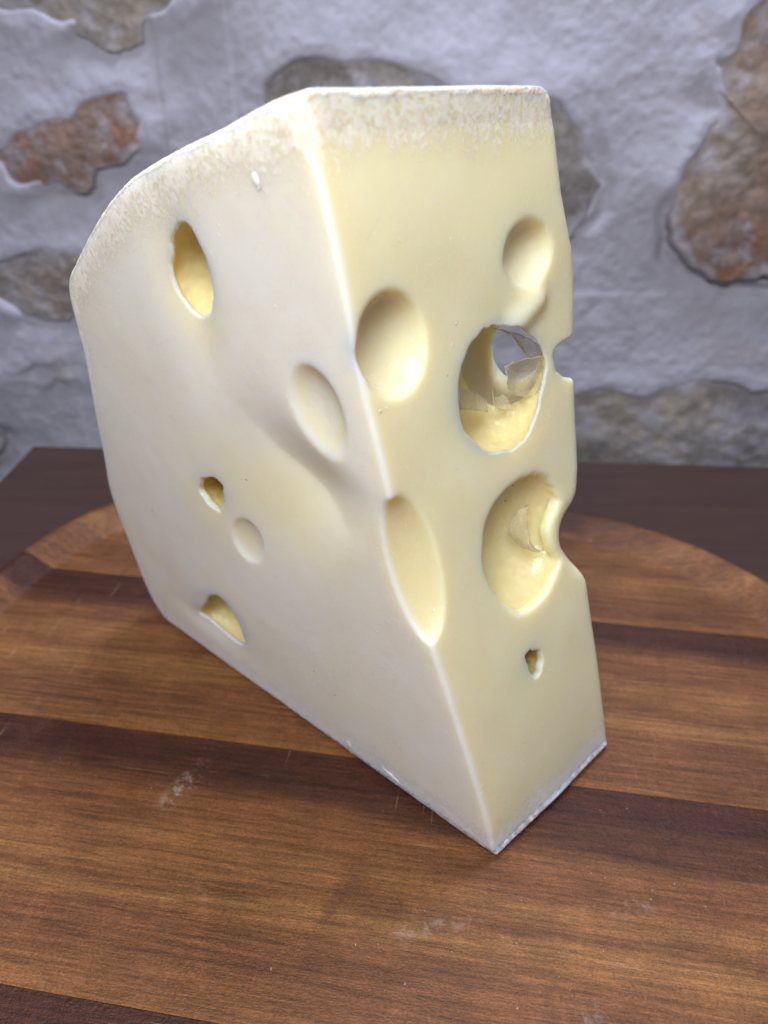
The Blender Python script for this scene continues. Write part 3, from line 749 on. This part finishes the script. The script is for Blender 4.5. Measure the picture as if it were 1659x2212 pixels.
def film_material():
    m = NT('cheese_film'); t = m.t
    b = m.b; b.inputs['Base Color'].default_value = (.74,.69,.48,1); b.inputs['Roughness'].default_value = .14
    b.inputs['Transmission Weight'].default_value = 0.0
    h = m.noise(m.coord(), 420, 3); m.l(m.bump(h, .5, .0005), b.inputs['Normal'])
    tr = m.n('ShaderNodeBsdfTransparent'); tl = m.n('ShaderNodeBsdfTranslucent'); tl.inputs[0].default_value = (.86,.82,.70,1)
    m1 = m.n('ShaderNodeMixShader'); m1.inputs[0].default_value = .45; m.l(b.outputs[0], m1.inputs[1]); m.l(tl.outputs[0], m1.inputs[2])
    m2 = m.n('ShaderNodeMixShader'); lw = m.n('ShaderNodeLayerWeight'); lw.inputs[0].default_value = .35
    tp = m.math('SUBTRACT', m.ramp(m.noise(m.coord(), 220, 3), [(.35, .66), (.65, .9)]), m.math('MULTIPLY', lw.outputs['Facing'], .6), clamp=True)
    tp = m.math('MULTIPLY', tp, m.math('SUBTRACT', 1.0, m.math('MULTIPLY', m.attr('border'), .8)), clamp=True)
    m.l(tp, m2.inputs[0]); m.l(m1.outputs[0], m2.inputs[1]); m.l(tr.outputs[0], m2.inputs[2])
    m.l(m2.outputs[0], m.out.inputs[0]); return m.m

VOX = .00062
def build_cheese():
    org = (T + R0 + BL)/3; org[2] = 0
    root = thing('cheese_wedge', 'tall wedge of pale yellow cheese with large holes standing on the wooden tray', 'cheese', org)
    far = R0 + unit([-.55, .835, 0])*.85*H
    # the back of the wedge: straight cut parallel to the narrow face is given by the outline itself
    lo = np.array([-.165, .13, -.003]); hi = np.array([.115, .47, .226])
    V, Q = surface(body_sdf, lo, hi, VOX)
    V = project(body_sdf, V, VOX)
    V[:, 2] = np.maximum(V[:, 2], .0001)
    d, d0, s, tone, wet, rim = body_sdf(V, full=True)
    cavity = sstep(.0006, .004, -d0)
    rimv = rim*np.exp(-(d0/.0008)**2)
    n = (V - T)
    bloom = sstep(.0035, .0005, np.abs(n @ nL + dents(V)))*(1 - cavity); bloom = np.maximum(bloom, cavity*(1 - tone)*(V @ fdir < LP(790, 890) @ fdir)*.9)
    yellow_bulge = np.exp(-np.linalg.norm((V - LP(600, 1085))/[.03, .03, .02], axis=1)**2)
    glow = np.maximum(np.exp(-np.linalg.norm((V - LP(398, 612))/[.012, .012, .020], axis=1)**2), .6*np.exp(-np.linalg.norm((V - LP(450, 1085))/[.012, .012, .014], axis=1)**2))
    bloom = bloom*(1 - .75*yellow_bulge)*(1 - .8*glow)  # yellow glow of lit, thin paste painted on the bulge and beside holes
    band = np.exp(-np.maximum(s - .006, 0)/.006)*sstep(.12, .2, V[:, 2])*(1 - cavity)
    band = np.maximum(band, .75*np.exp(-np.abs(n @ nL)/.006)*(1 - bloom)*(1 - cavity))  # glow of light through the thin front edge, painted as yellow
    me = mesh_np('paste', V - org, Q)
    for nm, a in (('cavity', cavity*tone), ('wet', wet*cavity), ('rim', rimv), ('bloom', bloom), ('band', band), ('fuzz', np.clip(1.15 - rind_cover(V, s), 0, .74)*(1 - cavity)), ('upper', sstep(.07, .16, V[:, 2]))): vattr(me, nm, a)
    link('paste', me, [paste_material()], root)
    Vr, Qr = surface(rind_sdf, lo, hi, .00085, margin=1.5)
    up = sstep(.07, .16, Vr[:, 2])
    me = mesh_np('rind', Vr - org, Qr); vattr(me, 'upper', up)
    vattr(me, 'fade', np.clip(rind_cover(Vr, base_sdf(Vr)[1]), 0, 2))
    link('rind', me, [rind_material()], root)
    return root, org

def sheet(name, rows, mat, parent, org, sub=5, thick=.00012, jag=.00022, label=None):
    """rows: list of rows of 3D points -> smooth thin curled sheet with torn border"""
    A = np.array(rows); nr, nc = A.shape[:2]
    def res(A, n):
        t = np.linspace(0, len(A)-1, n); i = np.clip(t.astype(int), 0, len(A)-2); f = (t - i)
        g = lambda k: A[np.clip(i+k, 0, len(A)-1)]
        f = f.reshape(-1, *([1]*(A.ndim-1)))
        return .5*((2*g(0)) + (-g(-1)+g(1))*f + (2*g(-1)-5*g(0)+4*g(1)-g(2))*f**2 + (-g(-1)+3*g(0)-3*g(1)+g(2))*f**3)
    A = res(A, (nr-1)*sub*2+1); A = res(A.transpose(1, 0, 2), (nc-1)*sub*2+1).transpose(1, 0, 2)
    n1, n2 = A.shape[:2]; P = A.reshape(-1, 3)
    edge = np.zeros((n1, n2)); edge[[0, -1]] = 1; edge[:, [0, -1]] = 1
    P = P + (np.stack([vnoise(P, 500, k*3.) + .7*vnoise(P, 1300, k*5.) for k in range(3)], -1)*jag)*(.3 + 1.5*edge.reshape(-1, 1))
    me = mesh_np(name, P - org, quad_grid(n2, n1)); vattr(me, 'border', edge.ravel()); o = link(name, me, [mat], parent)
    md = o.modifiers.new('thickness', 'SOLIDIFY'); md.thickness = thick; md.offset = 0
    if label: o['label'] = label
    return o

def build_films(root, org):
    fm = film_material()
    def pt(x, y, dpt): return along(x, y, dpt)[0]
    # torn flap on the right of the big hole, curled and shiny
    rows = [[pt(1090,792,.010), pt(1112,783,.008), pt(1138,774,.006), pt(1180,770,.001)],
            [pt(1094,815,.008), pt(1118,806,.012), pt(1146,800,.009), pt(1182,795,.001)],
            [pt(1096,838,.007), pt(1120,836,.011), pt(1150,824,.009), pt(1180,815,.001)],
            [pt(1120,855,.008), pt(1135,858,.010), pt(1155,850,.008), pt(1172,835,.002)]]
    sheet('torn_film', rows, fm, root, org, label='glossy curled film at the right of the big hole')
    rows = [[pt(1062,708,.024), pt(1100,716,.017), pt(1150,735,.012), pt(1172,752,.006)],
            [pt(1105,722,.020), pt(1128,742,.014), pt(1155,760,.010), pt(1178,775,.003)],
            [pt(1118,745,.020), pt(1136,762,.014), pt(1160,778,.010), pt(1180,790,.003)]]
    sheet('torn_film', rows, fm, root, org, label='greyish film at the top right inside the big hole')
    # ragged curtain inside, above the bowl
    rows = [[pt(996,838,.005), pt(1012,842,.010), pt(1030,848,.014), pt(1048,862,.016)],
            [pt(992,858,.004), pt(1012,860,.010), pt(1032,866,.014), pt(1052,872,.015)],
            [pt(992,885,.005), pt(1014,886,.010), pt(1034,888,.013), pt(1056,890,.014)]]
    sheet('torn_film', rows, fm, root, org, label='ragged film along the left of the bowl')
    rows = [[pt(1063,838,.016), pt(1070,858,.0155), pt(1084,852,.015), pt(1098,860,.013)],
            [pt(1066,862,.015), pt(1074,868,.015), pt(1088,868,.014), pt(1102,870,.012)],
            [pt(1070,882,.014), pt(1080,884,.014), pt(1092,884,.013), pt(1106,884,.011)]]
    sheet('torn_film', rows, fm, root, org, label='small pointed film in the middle of the bowl')
    # fold inside the lower hole
    rows = [[pt(1136,1090,.009), pt(1138,1092,.010), pt(1140,1094,.009)],
            [pt(1110,1115,.013), pt(1126,1118,.008), pt(1139,1120,.006)],
            [pt(1100,1150,.014), pt(1120,1152,.008), pt(1142,1152,.005)],
            [pt(1122,1178,.011), pt(1136,1178,.007), pt(1148,1176,.004)],
            [pt(1150,1190,.006), pt(1158,1192,.005), pt(1166,1190,.003)]]
    sheet('torn_film', rows, fm, root, org, thick=.0003, label='pale folded flap inside the lower hole')

# ----------------------------------------------------------------- crumbs
def crumb_mesh(r, seed, flat=.6):
    bm = bmesh.new(); bmesh.ops.create_icosphere(bm, subdivisions=2, radius=r)
    rg = random.Random(seed)
    for v in bm.verts:
        k = rg.uniform(.75, 1.2); v.co *= k; v.co.z *= flat
    me = bpy.data.meshes.new('crumb'); bm.to_mesh(me); bm.free(); return me
def white_mat():
    m = NT('dry_cheese'); m.b.inputs['Base Color'].default_value = (.82,.80,.76,1); m.b.inputs['Roughness'].default_value = .6
    m.b.inputs['Subsurface Weight'].default_value = .5; m.b.inputs['Subsurface Scale'].default_value = .0008
    n = m.noise(m.coord(), 900, 3); m.l(m.bump(n, .4, .0003), m.b.inputs['Normal']); return m.m
def build_crumbs(root, org):
    wm = white_mat(); tm = NT('dull_crumb'); tm.b.inputs['Base Color'].default_value = (.42,.34,.24,1); tm = tm.m
    def on_face(fn, n, px, py, r, sx, sy, rot, label, name='crumb', fl=.35):
        P = fn(px, py); d = unit(P - CAM)
        o = link(name, crumb_mesh(r, int(px)), [wm], root); o.location = P - org + n*r*.1
        q = Vector(n).to_track_quat('Z', 'Y'); o.rotation_mode = 'QUATERNION'
        from mathutils import Quaternion
        o.rotation_quaternion = q @ Quaternion((0, 0, 1), rot); o.scale = (sx, sy, fl)
        if label: o['label'] = label
    on_face(LS, nL, 554, 389, .0014, .85, 1.15, .2, 'white chip on the upper part of the wide face')
    on_face(LS, nL, 557, 405, .0007, 1.2, .9, .2, None)
    on_face(LS, nL, 755, 1608, .0015, .75, 1.1, .5, 'white oval spot near the foot of the wide face', fl=.2)
    on_face(RS, nR, 849, 478, .0016, .14, 2.6, 2.55, 'thin pale shaving on the upper part of the narrow face', name='shaving', fl=.12)
    on_face(RS, nR, 785, 321, .0009, .16, 2.0, 2.5, None, name='shaving', fl=.12)
    on_face(LS, nL, 328, 1100, .0012, .25, 1.8, 2.4, None, name='shaving', fl=.12)
    for px, py, r, a in ((838,1668,.0010,.8),(848,1676,.0011,1.0),(858,1686,.0009,.9),(829,1660,.0006,.7)):
        on_face(LS, nL, px, py, r, .45, 1.8, a, None)
    # one mass of fine crumbs on both faces and one on the tray
    V = []; F = []
    ico = bmesh.new(); bmesh.ops.create_icosphere(ico, subdivisions=1, radius=1); iv = np.array([v.co[:] for v in ico.verts]); ff = [[v.index for v in f.verts] for f in ico.faces]; ico.free()
    def add(P, n, r):
        a = unit(np.cross(n, [.3, .2, .9])); b = np.cross(n, a); th = rng.random()*6.28
        a, b = a*math.cos(th) + b*math.sin(th), b*math.cos(th) - a*math.sin(th)
        s = r*rng.uniform(.35, 1.3, 3); k = iv*rng.uniform(.7, 1.3, (len(iv), 1)); base = len(V)
        V.extend(P + k[:, :1]*a*s[0]*1.5 + k[:, 1:2]*b*s[1] + k[:, 2:]*n*s[2]*.5); F.extend([[i+base for i in f] for f in ff])
    cl = [('L',385,480,22,18),('L',480,420,40,14),('L',285,590,18,8),('L',545,880,12,6),('L',548,1010,8,5),('L',640,690,60,6),('L',840,1400,60,10),('L',760,880,14,8),
          ('R',960,540,24,40),('R',870,470,40,10),('R',1010,690,40,18),('R',850,850,30,26),('R',1040,780,90,10),('R',880,1200,40,12),('R',905,1300,25,10),('R',1150,1490,70,10),('R',800,300,30,8),('R',1020,1340,60,8),('R',1180,700,40,18)]
    for fc, x, y, sp, num in cl:
        fn, n = (LP, nL) if fc == 'L' else (RP, nR)
        for _ in range(num):
            px, py = x + rng.normal()*sp*.5, y + rng.normal()*sp*.6
            P0 = fn(px, py)
            P = P0[None] + n[None]*np.linspace(.002, -.014, 60)[:, None]; dd = body_sdf(P); k = np.argmax(dd < 0)
            if dd[k] < 0 < k: add(P[k], n, abs(rng.normal())*.00013 + .00008)
    me = bpy.data.meshes.new('crumbs'); me.from_pydata([list(v - org) for v in V], [], F); me.update()
    o = link('crumbs', me, [wm], root); o['kind'] = 'stuff'
    V.clear(); F.clear()
    for x, y, sp, num in [(870,1700,8,3),(905,1978,16,6),(800,2020,30,6),(1290,1910,60,5),(1310,1760,30,3),(600,2060,200,8),(1300,2060,160,8),(360,1750,60,6),(1060,2140,200,8),(1450,1650,90,5),(300,1560,120,5),(1500,1950,80,6)]:
        for _ in range(num):
            P = on_z(x + rng.normal()*sp, y + rng.normal()*sp*.5); add(P + [0, 0, .0001], np.array([0, 0, 1.0]), abs(rng.normal())*.00011 + .00008)
    me = bpy.data.meshes.new('tray_crumbs'); me.from_pydata([list(v) for v in V], [], F); me.update()
    o = link('tray_crumbs', me, [tm]); o['kind'] = 'stuff'; o['label'] = 'tiny pale cheese crumbs scattered on the wooden tray'; o['category'] = 'crumbs'

import time as _t
t0 = _t.time()
build_wall(); print('wall', _t.time()-t0)
build_table(); build_tray(); print('tray', _t.time()-t0)
root, org = build_cheese(); print('cheese', _t.time()-t0)
build_films(root, org); build_crumbs(root, org)
print('tris', sum(len(o.data.polygons)*2 for o in scene.objects if o.type == 'MESH'), _t.time()-t0)
